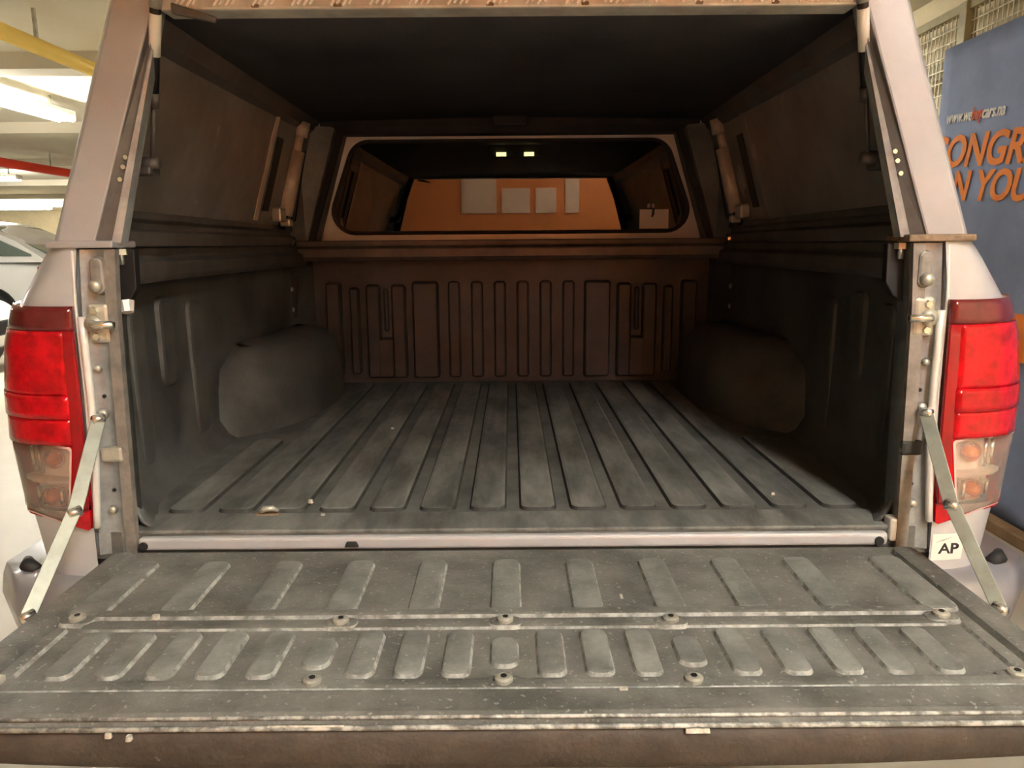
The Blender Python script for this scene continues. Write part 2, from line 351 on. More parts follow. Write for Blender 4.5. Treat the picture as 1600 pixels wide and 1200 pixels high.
G().hexa([(2.340, 2.26, 0.80), (2.346, 2.26, 0.80), (2.346, 0.9, 0.80), (2.340, 0.9, 0.80), (2.340, 2.26, 1.02), (2.346, 2.26, 1.02), (2.346, 0.9, 1.02), (2.340, 0.9, 1.02)]).build('orange_stripe', orangep, ban)

# ------------------------------------------------------------------ parked cars
def car(loc, rz, body_m, lab, L=4.2, H=1.5, hatch=0.35, k_=1.0):
    t = thing('parked_car', loc, lab, 'car')
    M3 = Matrix.Translation(loc) @ Matrix.Rotation(rz, 4, 'Z') @ Matrix.Scale(k_, 4)
    def W(p): return M3 @ Vector(p)
    secs = [(-L / 2, .55, .42, .72), (-L / 2 + .08, .72, .28, .86), (-L / 2 + .45, .82, .22, .98), (-L * .22, .86, .2, 1.0), (0, .87, .2, 1.0),
            (L * .2, .87, .2, 1.0), (L / 2 - .55, .84, .22, 1.0), (L / 2 - .12, .76, .28, .95), (L / 2, .62, .4, .8)]
    g = G(); rings = []
    for x, hw, zb, zt in secs:
        half = [(hw * .80, zb), (hw, zb + .12), (hw * 1.01, (zb + zt) / 2), (hw * .97, zt - .12), (hw * .86, zt - .02)]
        rings.append([W((x, -a, b)) for a, b in half] + [W((x, 0, zt + .02))] + [W((x, a, b)) for a, b in reversed(half)] + [W((x, 0, zb))])
    ob = g.loft(rings).build('body', body_m, t, smooth=True)
    q = ob.modifiers.new('sub', 'SUBSURF'); q.levels = 1; q.render_levels = 2
    x0, x1, x2, x3 = -L * .24, -L * .08, L / 2 - .25 - hatch, L / 2 - .12          # cowl, roof front, roof rear, tail
    gh = []
    for k in range(9):
        u = k / 8
        for_x = (x0, (x0 + x1) / 2, x1, x1 + .3, (x1 + x2) / 2, x2 - .2, x2, (x2 + x3) / 2, x3)[k]
        zt = (1.0, (1.0 + H) / 2 + .04, H - .05, H - .01, H, H - .02, H - .07, (1.0 + H) / 2, .98)[k]
        kk = (zt - .97) / (H - .97); tw = .80 - .18 * max(0, kk)
        gh.append([W((for_x, -.80, .95)), W((for_x, -tw, zt - .03)), W((for_x, -tw * .8, zt)), W((for_x, 0, zt + .01)), W((for_x, tw * .8, zt)), W((for_x, tw, zt - .03)), W((for_x, .80, .95))])
    G().loft(gh).build('cabin_shell', body_m, t, smooth=False, bev=0.03)
    for s in (-1, 1):                                   # side windows, windscreen, rear glass
        for a, b in (((x0 + .42), -.02 * L), (-.02 * L + .08, x2 - .12), (x2 - .06, x3 - .22)):
            def zt(x): return min(H - .13, 1.0 + (x - x0) * (H - 1.02) / (x1 - x0) - .1, 1.0 + (x3 - x) * (H - 1.0) / (x3 - x2) - .10)
            def yy(z): return .80 - .18 * (z - .97) / (H - .97) + .012
            za, zb_ = max(1.05, zt(a)), max(1.05, zt(b))
            pts = [(a, yy(1.03), 1.03), (b, yy(1.03), 1.03), (b, yy(zb_), zb_), (a, yy(za), za)]
            v = [W((x, s * y_, z)) for x, y_, z in pts] + [W((x, s * (y_ - .02), z)) for x, y_, z in pts]
            G().hexa(v).build('side_window', carglass, t)
        for x in (-L * .31, L * .30):
            G().tube([W((x, s * .70, .31)), W((x, s * .88, .31))], .31, 24).build('wheel', tyre, t, smooth=False, bev=0.02)
            G().tube([W((x, s * .875, .31)), W((x, s * .892, .31))], .20, 16).build('hub', zinc, t)
            G().tube([W((x, s * .60, .34)), W((x, s * .872, .34))], .37, 24).build('wheel_arch', black, t)
        for x in (-.02 * L + .12, x2 - .15): G().bar(W((x, s * .885, .90)), W((x + .16, s * .885, .90)), (0, 0, 1), .03, .03).build('door_handle', greyink, t, bev=0.006)
        G().bar(W((-L / 2 + .10, s * .55, .70)), W((-L / 2 + .30, s * .74, .74)), (0, 0, 1), .13, .08).build('head_lamp', tray, t, bev=0.02)
        G().bar(W((L / 2 - .12, s * .52, .80)), W((L / 2 - .28, s * .77, .84)), (0, 0, 1), .14, .08).build('tail_lamp', redm, t, bev=0.02)
        G().bar(W((x0 + .45, s * .84, 1.03)), W((x0 + .45, s * 1.0, 1.05)), (0, 0, 1), .13, .10).build('mirror', body_m, t, bev=0.03)
    def slab(xa, za, xb, zb_, wa, wb):
        d = Vector((za - zb_, 0, xb - xa)).normalized() * .015
        if d.z < 0: d = -d
        p = [(xa, -wa, za), (xa, wa, za), (xb, wb, zb_), (xb, -wb, zb_)]
        return G().hexa([W(Vector(q) + d * .6) for q in p] + [W(Vector(q) + d * 1.6) for q in p])
    slab(x0 + .06, 1.05, x1 - .04, H - .08, .68, .55).build('windscreen', carglass, t)
    slab(x3 - .08, 1.04, x2 + .05, H - .11, .66, .54).build('rear_glass', carglass, t)
    G().bar(W((-L / 2 + .02, -.45, .55)), W((-L / 2 + .02, .45, .55)), (0, 0, 1), .16, .10).build('grille', black, t, bev=0.02)
    return t
car((-9.55, 11.4, 0), R(2), carw, 'white coupe with a sloping green-tinted rear side window', L=4.3, H=1.5, hatch=0.75, k_=1.2)
car((-12.6, 18.6, 0), R(4), carg, 'grey car with dark side windows parked behind the white coupe', L=4.3, H=1.66, hatch=0.2)
car((-7.42, 6.75, 0), R(186), carw, 'white car with its nose showing in front of the white coupe', L=4.1, H=1.5, k_=.9)

# ------------------------------------------------------------------ the pickup truck
truck = thing('pickup_truck', (0, 0.9, 0), 'silver pickup truck with its tailgate lowered and an empty ribbed load bed', 'pickup truck')
XO = [(1.357, .804), (1.335, .826), (1.30, .852), (1.25, .888), (1.19, .908), (1.12, .918), (1.0, .924), (.90, .912), (.865, .903), (.80, .892), (.74, .880), (.66, .86), (.55, .85)]
XI = [(1.357, .724), (1.25, .738), (1.0, .741), (.865, .747), (.55, .747)]
DD, PP = 0.15, 0.75
def sp(w_, z, off=0.0, side=1):
    xi, xo = lerp(XI, z), lerp(XO, z); w_ = min(max(w_, 0), 1)
    sa = w_ ** (1 / PP); y = DD * (1 - max(0, 1 - sa * sa) ** (PP / 2))
    return Vector((side * (xi + (xo - xi) * w_ + off * w_ ** 3), y - off * (1 - w_ ** 4), z))
WS = [0, .04, .1, .2, .3, .4, .5, .6, .7, .78, .85, .9, .94, .97, .985, .995, 1.0]
for s in (-1, 1):
    g = G()
    ztab = [1.357, 1.345, 1.325, 1.30, 1.275, 1.252]
    g.grid([[sp(q, z, 0, s) for q in WS] for z in ztab])
    g.grid([[sp(q, z, 0, s) for q in WS] for z in (.893, .875, .85, .82, .79, .765, .745, .72, .68)])
    # long flank forward to the cab, wheel arch left as plain flank; and top of the bed rail
    zz = [1.357, 1.335, 1.30, 1.25, 1.19, 1.12, 1.0, .9, .865, .8, .74, .66, .55]
    g.grid([[Vector((s * lerp(XO, z), y, z)) for y in (DD, .5, 1.0, 1.62)] for z in zz])
    g.grid([[Vector((s * x, y, 1.357)) for y in (0.0, .5, 1.0, 1.62)] for x in (.724, .75, .804)])
    g.build('fender', paint, truck, smooth=True)
    # ---- tail lamp
    lamp = G().grid([[sp(q, z, -0.024, s) for q in (0, .2, .4, .6, .8, .92, .98)] for z in (1.250, 1.15, 1.04, .95, .89)]).build('tail_lamp', refl_m, truck, smooth=True)
    lamp['label'] = 'red and clear tail lamp'
    O_ = 0.008
    def patch(w0, w1, z0, z1, off, mt, name, nz=14):
        ws = [w0 + (w1 - w0) * (1 - (1 - k / 18) ** 1.6) for k in range(19)]
        gg = G().grid([[sp(q, z0 + (z1 - z0) * i / nz, off, s) for q in ws] for i in range(nz + 1)])
        ob = gg.build(name, mt, lamp, smooth=True)
        md = ob.modifiers.new('solid', 'SOLIDIFY'); md.thickness = 0.010; md.offset = 0
        return ob
    patch(0.0, .99, 1.215, 1.258, O_, redd, 'upper_lens_band', 4)
    patch(.10, .99, 1.105, 1.216, O_ + .001, redl, 'red_lens')
    patch(.10, .99, 1.065, 1.1055, O_ + .003, redl, 'red_lens', 4)
    patch(.10, .985, 1.018, 1.066, O_, redl, 'red_lens', 5)
    patch(0.0, .105, .90, 1.216, O_ + .002, redm, 'inner_lens_strip')
    # lower red frame around the clear window
    N = 9
    outer = rrect(.0, .985, .872, 1.0185, .03, N); inner = rrect(.17, .83, .892, 1.012, .022, N)
    def fix(o_, rz_):                       # the outline is in (fraction, height): give the lower outer corner its big round
        out = []
        for a, b in o_: out.append((a, b))
        return out
    def rr2(w0, w1, z0, z1, rw, rz_, lift):
        out = []
        for cx, cz, a0, kx, kz in ((w1, z0 + lift, -90, rw * 2.2, rz_ * 2.0), (w1, z1, 0, rw, rz_), (w0, z1, 90, rw * .5, rz_ * .5), (w0, z0, 180, rw * .3, rz_ * .3)):
            sx = 1 if cx == w1 else -1; sz = 1 if cz == z1 else -1
            for k in range(N + 1):
                a = R(a0 + 90 * k / N); out.append((cx - sx * kx + kx * cos(a) , cz - sz * kz + kz * sin(a)))
        return out
    outer = rr2(0.0, .99, .862, 1.020, .10, .022, .020)
    inner = rr2(.13 , .97, .874, 1.014, .08, .014, .012)
    # slant of the clear window's inner side
    inner = [(a + (.10 * (1.014 - b) / .140 if a < .3 else 0), b) for a, b in inner]
    n_ = len(outer)
    rings = []
    for k in range(6):
        u = k / 5; rings.append([sp(a + (c - a) * u, b + (d - b) * u, O_ + .002, s) for (a, b), (c, d) in zip(outer, inner)])
    gg = G(); gg.loft(rings, caps=False); gg.loft([rings[-1], [sp(a, b, -.012, s) for a, b in inner]], caps=False)
    gg.loft([[sp(a, b, -.015, s) for a, b in outer], rings[0]], caps=False)
    gg.build('red_lens_frame', redl, lamp, smooth=True)
    cw = sum(a for a, b in inner) / n_; cz = sum(b for a, b in inner) / n_
    rim = [[sp(cw + (a - cw) * u, cz + (b - cz) * u, O_ + .0035, s) for a, b in inner] for u in (1.02, .965)]
    G().loft(rim, caps=False).build('clear_lens_rim', bezel, lamp, smooth=True)
    gl = [[sp(cw + (a - cw) * u, cz + (b - cz) * u, O_ + .001, s) for a, b in inner] for u in (1.0, .93, .86, .8, .7, .6, .5, .4, .3, .2, .1, .02)]
    G().loft(gl, caps=False).build('clear_lens', clear, lamp, smooth=True)
    # what shows inside the clear window: divider, vertical reflector ribs, amber bulbs
    for z in (.945,):
        G().grid([[sp(q, z + dz, dd, s) for q in (.12, .3, .5, .7, .85)] for dz, dd in ((-.006, -.03), (-.004, -.004), (.004, -.004), (.006, -.03))]).build('lamp_divider', refl_m, lamp, smooth=True)
    for wq, za, zb_ in ((.60, .957, 1.008), (.70, .957, 1.005), (.28, .897, .93), (.38, .897, .932), (.62, .899, .932), (.72, .903, .930)):
        a = sp(wq, za, -.016, s); b = sp(wq, zb_, -.016, s)
        G().tube([a, b], .0045, 8).build('reflector_rib', chrome, lamp, smooth=True)
    for wq, z, r_ in ((.42, .985, .012), (.50, .915, .013)):
        c_ = sp(wq, z, -.012, s)
        G().tube([c_ + Vector((0, -.008, 0)), c_ + Vector((0, .004, 0)), c_ + Vector((0, .018, 0))], [r_ * .55, r_, r_], 14).build('bulb', amber, lamp, smooth=True)
        G().tube([c_ + Vector((0, .002, 0)), c_ + Vector((0, .02, 0))], [r_ * 1.5, r_ * 1.2], 16, cap=False).build('bulb_reflector', ambers, lamp, smooth=True)
    # ---- jamb: flange sheet, outer bead, inner trim strip, striker, screws
    zj = [1.352, 1.30, 1.25, 1.18, 1.1, 1.0, .92, .865, .81]
    def xin(z): return lerp([(1.352, .676), (1.25, .682), (1.07, .686), (.86, .690), (.80, .690)], z)
    def xout(z): return lerp([(1.352, .722), (1.25, .728), (1.1, .727), (1.0, .730), (.865, .741), (.81, .744)], z)
    jm = G()
    front = [[(s * (xin(z) + (xout(z) - xin(z)) * u), 0.004 + .010 * sin(pi * u), z) for u in (0, .12, .3, .55, .8, .93, 1)] for z in zj]
    jm.grid(front); jm.grid([[(s * xout(z), .004, z), (s * (xout(z) + .012), .03, z), (s * lerp(XI, z), .001, z)] for z in zj])
    jm.grid([[(s * xin(z), .004, z), (s * xin(z), .06, z), (s * (xin(z) + .08), .065, z)] for z in zj])
    jamb = jm.build('tailgate_jamb', jambm, truck, smooth=True)
    G().loft([[(s * xin(z) + dx, .001 + dy, z) for dx, dy in ((-.004, 0), (.016, -.002), (.016, .012), (-.004, .012))] for z in zj]).build('trim_strip', stripm, jamb, smooth=False)
    G().tube([(s * (xout(z) - .001), -.002, z) for z in [1.24, 1.2, 1.15, 1.1, 1.05, 1.0, .95, .9, .865]], .0066, 8).build('seam_bead', seam, jamb, smooth=True)
    G().tube([(s * (xout(z) + .010), .002, z) for z in [1.35, 1.3, 1.26, 1.2, 1.1, 1.0, .9, .865]], .0028, 8).build('seam_bead', seam, jamb, smooth=True)
    G().box((s * .700 - .018, -.002, 1.195), (s * .700 + .018, .012, 1.262)).build('striker_plate', zinc, jamb, bev=.006)
    G().tube([(s * .706, -.004, 1.228), (s * .700, -.022, 1.228), (s * .664, -.022, 1.228)], [.008, .0065, .0065], 12).build('striker_pin', chrome, jamb, smooth=True)
    G().tube([(s * .706, -.003, 1.228), (s * .706, -.010, 1.228)], .014, 14).build('striker_boss', zinc, jamb, smooth=True)
    for z in (1.206, 1.250): G().tube([(s * .704, -.001, z), (s * .704, -.007, z)], [.008, .006], 6).build('bolt', chrome, jamb)
    place('corner_boss', rib_mesh('corner_boss', .028, .066, .008, [stripm, stripm, stripm], .013, .003), (s * .694, .004, 1.308), jamb, (R(90), 0, 0))
    G().tube([(s * .696, -.002, 1.292), (s * .696, -.013, 1.290)], [.012, .009], 12).build('corner_plug', zinc, jamb, smooth=True)
    for z, r_ in ((1.15, .007), (.895, .008), (1.07, .010)): G().tube([(s * .713, .008, z), (s * .713, .001, z)], [r_, r_ * .7], 10).build('bolt', zinc, jamb, smooth=True)
    for z in (1.10, .93): G().tube([(s * .710, .0125, z), (s * .710, .0105, z)], .0035, 8).build('hole', black, jamb)
    G().box((s * .700 - .020, -.003, .985), (s * .700 + .018, .010, 1.012)).build('rubber_stop', rubber if s > 0 else zinc, jamb, bev=.005)  # right block stands for a dark rub mark, left for a latch bracket
    G().box((s * .684 - .009, .002, .825), (s * .684 + .009, .03, .868 if s > 0 else .850)).build('corner_cap', seam, jamb, bev=.004)
    # ---- folding tailgate strap
    A, B, D = Vector((s * .712, -.010, 1.066)), Vector((s * .704, -.122, .938)), Vector((s * .716, -.246, .822))
    st = G().bar(A, B + (B - A) * .04, (s * .75, -.35, .3), .022, .0035).build('tailgate_strap', strapm, truck, bev=.001)
    G().bar(B - (D - B) * .05 + Vector((0, -.004, 0)), D, (s * .75, -.35, .3), .021, .0035).build('lower_link', strapm, st, bev=.001)
    for p in (A, B, D): G().tube([p + Vector((s * -.006, .004, 0)), p + Vector((s * .004, -.012, 0))], [.009, .007], 12).build('rivet', chrome, st, smooth=True)
# sill under the bed floor
sill = G().box((-.672, 0.0, .818), (.672, .05, .842)).build('bed_sill', paint, truck, bev=.006, seg=3)
for x in (-.662, .655): G().tube([(x, .002, .828), (x, -.004, .828)], .008, 12).build('sill_plug', rubber, sill)
G().hexa([(-.302, -.004, .824), (-.276, -.004, .824), (-.276, .004, .824), (-.302, .004, .824), (-.298, -.004, .834), (-.280, -.004, .834), (-.280, .004, .834), (-.298, .004, .834)]).build('rubber_stop', rubber, sill, bev=.002)

# ---- bumper
bp = []
for k in range(25):
    u = -1 + 2 * k / 24; x = .958 * u; yb = -.045 + .10 * max(0, (abs(u) - .86) / .14) ** 2
    zt = .772 - .0 * abs(u); ww = .20
    bp.append([(x, yb + .012, zt), (x, yb, zt - .015), (x, yb - .01, zt - .05), (x, yb + .015, zt - .13), (x, yb + .06, zt - .17), (x, yb + .22, zt - .17), (x, yb + .22, zt)])
bmp = G().loft(bp).build('rear_bumper', bumpm, truck, smooth=True, bev=0)
for s in (-1, 1):
    G().tube([(s * .878, .03, .770), (s * .898, .035, .780), (s * .905, .05, .784)], [.012, .014, .008], 10).build('bumper_gap_shade', rubber, bmp, smooth=True)  # dark lump standing in for the shaded gap above the bumper
# sticker on the right lower fender
stk = G()
sv = []
for u in (0, .5, 1):
    for z in (.790, .840):
        wv = .02 + .40 * u; p = sp(wv, z, .0015, 1); sv.append(p)
stk.add(sv, [(0, 2, 3, 1), (2, 4, 5, 3)]); sticker = stk.build('bumper_sticker', white, truck); sticker['label'] = 'white sticker with black letters AP'
def letters(body, p, size, rotz, mt, parent, name='lettering', sx=1.0, off=0.0):
    me = text_mesh(body, size, mt, off, 0.0, 0.0004, sx); o = bpy.data.objects.new(name, me); link(o, parent, p); o.rotation_euler = (R(90), 0, rotz); return o
letters('AP', (.763, -.001, .803), .027, R(3), ink, sticker, sx=1.15, off=.0006)
G().tube([(.757, -.0015, .824), (.77, -.0015, .829), (.785, -.001, .834)], [.0004, .0014, .0003], 6).build('swoosh', greyink, sticker)
G().box((.808, .0005, .822), (.818, .003, .835)).build('printed_mark', greyink, sticker)

# ---- tailgate (lowered)
TZ = .822
tg = G().box((-.705, -.50, .775), (.705, -.006, TZ - .008)).build('tailgate', gface, truck, bev=.012)
tl = G()
tl.box((-.707, -.508, TZ - .010), (.707, -.012, TZ))
tlin = tl.build('tailgate_liner', gate, tg, bev=.004)
gm = [gaterib, worn, gaterib]
fl = [gate, worn, gate]
H_ = .0065
# rims of the moulding: side borders, middle ridge, front border
for s in (-1, 1):
    place('side_border', rib_mesh('side_border', .050, .47, .010, [gate, gate, gate], .02), (s * .678, -.262, TZ), tlin)
    place('rib', rib_mesh('field_edge', .030, .155, .006, fl, .012), (s * .640, -.365, TZ), tlin)
place('middle_ridge', rib_mesh('middle_ridge', 1.235, .030, .006, fl, .012, .005), (0, -.252, TZ), tlin)
place('middle_ridge', rib_mesh('middle_ridge', 1.235, .034, .004, fl, .012, .005), (0, -.284, TZ), tlin)
place('front_border', rib_mesh('front_border', 1.30, .030, .006, fl, .012, .005), (0, -.438, TZ), tlin)
place('front_border', rib_mesh('front_border_wide', 1.395, .060, .010, [gate, gate, gate], .012, .005), (0, -.482, TZ), tlin)
for k in range(-4, 5):
    place('rib', rib_mesh('rib', .052, .190, H_, gm, .018, .005), (k * .1185 - .012 + (.004 * k), -.158, TZ), tlin)
for s in (-1, 1): place('rib', rib_mesh('rib', .060, .20, H_, gm, .018, .005), (s * .628, -.160, TZ), tlin)
for k in range(-9, 10):
    short = k in (-4, 0, 4)
    x = -.013 + k * .0610 + (.003 * (k - 4) if k > 4 else 0) + (.003 * (k + 4) if k < -4 else 0)
    place('rib', rib_mesh('rib', .043, .078 if short else .122, H_, gm, .018, .005), (x, -.363, TZ), tlin)
for x, y in ((-.629, -.270), (-.246, -.284), (-.012, -.284), (.223, -.286), (.612, -.278), (-.640, -.432), (-.248, -.436), (-.013, -.436), (.220, -.438), (.620, -.432)):
    place('bolt_boss', rib_mesh('bolt_boss', .056, .036, .007, [gate, worn, gate], .016, .005), (x, y, TZ), tlin)
    bo = G().tube([(x, y, TZ + .004), (x, y, TZ + .0105), (x, y, TZ + .0125)], [.0115, .0115, .008], 14).build('bolt', zinc, tlin, smooth=False)
    G().tube([(x, y, TZ + .0122), (x, y, TZ + .0136)], .0042, 6).build('bolt_socket', black, bo)
# front lip: worn double edge and the dark curved face
lip = G()
for y, z, r_ in ((-.508, TZ + .006, .0024), (-.517, TZ - .001, .0030)): lip.tube([(-.70, y, z), (-.1, y, z), (.1, y, z), (.70, y, z)], r_, 8)
lip.build('worn_lip', wornhi, tlin, smooth=True)
prof = [(-.500, .0), (-.516, -.004), (-.522, -.016), (-.523, -.035), (-.518, -.052), (-.505, -.062), (-.46, -.066), (-.44, -.04)]
rg = []
for k in range(21):
    u = -1 + k / 10; x = .712 * u; e = max(0, (abs(u) - .3) / .7) ** 2
    rg.append([(x, y + .006 * e, TZ + z * (1 - .28 * e)) for y, z in prof])
face = G().loft(rg).build('front_face', gface, tg, smooth=True)
for x, y, z, sx, sy in ((-.456, -.5205, TZ - .004, .004, .003), (-.432, -.522, TZ - .006, .0035, .004), (-.235, -.517, TZ + .002, .044, .002), (.205, -.521, TZ - .003, .014, .002), (.13, -.462, TZ + .0102, .006, .004), (-.52, -.262, TZ + .006, .006, .005), (.165, -.20, TZ + .000, .003, .008)):
    place('paint_chip', rib_mesh('paint_chip', sx * 2, max(.004, sy * 2), .0015, [chipm] * 3, min(sx, sy), .0008), (x, y, z), tg)

# ---- bed liner
bl = G().box((-.80, .012, .80), (.80, 1.56, .850)).build('bed_liner', liner, truck)
bl['label'] = 'black ribbed plastic bed liner'
for k in range(-7, 7):
    x = (k + .5) * .0975; y1 = .66 if abs(x) > .6 else 1.47
    place('floor_rib', rib_mesh('floor_rib', .077, y1 - .105, .008, [linerib, groove, linerib], .022, .006), (x, (y1 + .105) / 2, .850), bl)
G().box((-.69, .010, .845), (.69, .10, .853)).build('rear_margin', linerib, bl, bev=.003)
lw = []
for s in (-1, 1):
    ys = [.03, .09, .16, .30, .70, 1.2, 1.45, 1.56]; xs = [.700, .722, .752, .772, .785, .785, .765, .70]
    zz = [.84, .862, .90, 1.1, 1.26, 1.30]; dx = [-.055, -.025, -.006, .0, .002, .002]
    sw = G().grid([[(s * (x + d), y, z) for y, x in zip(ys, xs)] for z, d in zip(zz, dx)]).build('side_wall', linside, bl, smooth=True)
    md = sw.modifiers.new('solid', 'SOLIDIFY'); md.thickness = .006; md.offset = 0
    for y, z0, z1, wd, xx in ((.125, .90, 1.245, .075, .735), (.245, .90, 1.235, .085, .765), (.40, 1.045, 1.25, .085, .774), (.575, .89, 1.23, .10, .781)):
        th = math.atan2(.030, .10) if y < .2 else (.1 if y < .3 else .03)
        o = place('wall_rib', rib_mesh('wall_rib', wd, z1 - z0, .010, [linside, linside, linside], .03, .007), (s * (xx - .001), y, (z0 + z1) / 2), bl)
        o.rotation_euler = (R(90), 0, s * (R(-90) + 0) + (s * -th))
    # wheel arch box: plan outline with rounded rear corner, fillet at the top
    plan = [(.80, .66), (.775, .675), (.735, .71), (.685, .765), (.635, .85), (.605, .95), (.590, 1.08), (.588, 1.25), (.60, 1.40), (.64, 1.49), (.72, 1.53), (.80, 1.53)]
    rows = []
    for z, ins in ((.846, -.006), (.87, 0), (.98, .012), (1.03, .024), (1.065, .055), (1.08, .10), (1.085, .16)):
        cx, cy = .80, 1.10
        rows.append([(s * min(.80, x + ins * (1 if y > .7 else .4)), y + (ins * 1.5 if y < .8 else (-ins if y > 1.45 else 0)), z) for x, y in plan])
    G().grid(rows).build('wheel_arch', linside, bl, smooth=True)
# bulkhead
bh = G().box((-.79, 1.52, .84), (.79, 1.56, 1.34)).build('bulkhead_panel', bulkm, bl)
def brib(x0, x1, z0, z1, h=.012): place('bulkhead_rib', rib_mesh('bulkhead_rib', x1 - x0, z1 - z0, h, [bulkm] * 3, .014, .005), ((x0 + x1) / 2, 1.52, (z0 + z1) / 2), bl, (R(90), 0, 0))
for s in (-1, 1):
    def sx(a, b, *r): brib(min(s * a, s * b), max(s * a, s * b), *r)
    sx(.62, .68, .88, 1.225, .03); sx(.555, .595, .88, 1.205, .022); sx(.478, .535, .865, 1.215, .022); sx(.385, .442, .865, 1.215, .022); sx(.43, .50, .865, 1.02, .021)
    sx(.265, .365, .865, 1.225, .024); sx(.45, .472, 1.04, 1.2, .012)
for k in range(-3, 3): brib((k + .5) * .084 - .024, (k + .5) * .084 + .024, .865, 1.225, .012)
# bed rails (top of the bed sides) and the bulkhead header
for s in (-1, 1):
    a, b = s * .700, s * .745
    g = G().loft([[(s * (x + xx), y, z) for x, z in ((.0, 1.285), (-.012, 1.300), (-.012, 1.325), (.005, 1.335), (.005, 1.356), (.06, 1.356), (.06, 1.285))] for y, xx in ((.062, .692), (.3, .722), (.9, .738), (1.50, .745))])
    g.build('bed_rail', candark, truck, smooth=False, bev=.004)
G().loft([[(x, y, z) for y, z in ((1.44, 1.30), (1.43, 1.315), (1.43, 1.345), (1.445, 1.352), (1.445, 1.372), (1.56, 1.372), (1.56, 1.30))] for x in (-.76, 0, .76)]).build('bulkhead_header', candark, truck, bev=.004)
hook = G().tube([(-.480, .092, .858), (-.470, .085, .866), (-.456, .088, .866), (-.448, .097, .858)], [.004, .006, .006, .003], 8).build('tie_down_hook', zinc, bl, smooth=True)
place('rust_patch', rib_mesh('rust_patch', .05, .022, .002, [rust, rust, rust], .008, .002), (-.468, .094, .853), bl)
for x, y in ((-.33, .75), (-.40, .15), (-.36, .085), (.52, .17)): place('pebble', rib_mesh('pebble', .011, .009, .004, [zinc, zinc, zinc], .004, .002), (x, y, .859 if y > .1 else .853), bl)

# ---- cab back with its window
GB = rpoly([(.700, 1.392), (.575, 1.734), (-.575, 1.734), (-.700, 1.392)], [.085, .085, .085, .085], 8)
PB = rpoly([(.85, 1.15), (.70, 1.80), (-.70, 1.80), (-.85, 1.15)], [.02] * 4, 8)
YC = 1.60
pan = G(); pan.loft([[(a, YC, b) for a, b in PB], [(a, YC, b) for a, b in GB], [(a, YC + .03, b) for a, b in GB], [(a, YC + .03, b) for a, b in PB]], caps=False)
cab = pan.build('cab_back_panel', mat('cab_silver_lit', (0.78, 0.76, 0.74), 0.4, 0.05, coat=0.3), truck, smooth=False)  # truck silver lightened in colour to make up for weak light here
def shrink(o_, d, cx=0.0, cz=1.563):
    n_ = len(o_); out = []
    for k in range(n_):
        (x0, z0), (x1, z1), (x2, z2) = o_[k - 1], o_[k], o_[(k + 1) % n_]
        t = Vector((x2 - x0, z2 - z0)).normalized(); out.append((x1 - t.y * d, z1 + t.x * d))
    return out
GI = shrink(GB, .014)
G().loft([[(a, YC + .004, b) for a, b in GB], [(a, YC - .008, b) for a, b in shrink(GB, .004)], [(a, YC - .008, b) for a, b in shrink(GB, .010)], [(a, YC + .006, b) for a, b in GI]], caps=False).build('window_seal', rubber, cab, smooth=True)
pane = mk('rear_window', [(a, YC + .003, b) for a, b in GI], [tuple(range(len(GI)))], winglass, cab)
lic = G().box((.478, YC - .003, 1.408), (.585, YC + .001, 1.478)).build('window_label', white, cab); lic['label'] = 'white paper label stuck to the glass'
G().tube([(.528, YC - .005, 1.482), (.527, YC - .005, 1.462), (.523, YC - .005, 1.45)], [.004, .005, .003], 8).build('label_mark', ink, lic)
for x in (.506, .522): G().box((x, YC - .004, 1.484), (x + .010, YC, 1.498)).build('label_tab', greyink, lic)
shell = G()
shell.box((-.86, 1.65, 1.79), (.86, 3.2, 1.82)); shell.box((-.88, 1.65, .5), (-.86, 3.6, 1.80)); shell.box((.86, 1.65, .5), (.88, 3.6, 1.80))
shell.box((-.86, 1.65, .45), (.86, 3.6, .5)); shell.box((-.86, 3.58, .5), (.86, 3.6, 1.80)); shell.box((-.86, 3.18, 1.79), (.86, 3.6, 1.81))
shell.box((-.86, 1.632, .5), (.86, 1.65, 1.16))
shell.build('cab_interior', cabin, truck)
G().box((-.60, 1.70, .95), (.60, 1.84, 1.40)).build('rear_seat_back', cabin, truck, bev=.04)
dl = G().box((-.10, 2.24, 1.74), (.14, 2.40, 1.792)).build('dome_lamp', cabin, truck, bev=.008)
for x in (-.062, .062): G().box((x + .0, 2.232, 1.742), (x + .044, 2.245, 1.758)).build('lamp_lens', dome_m, dl)

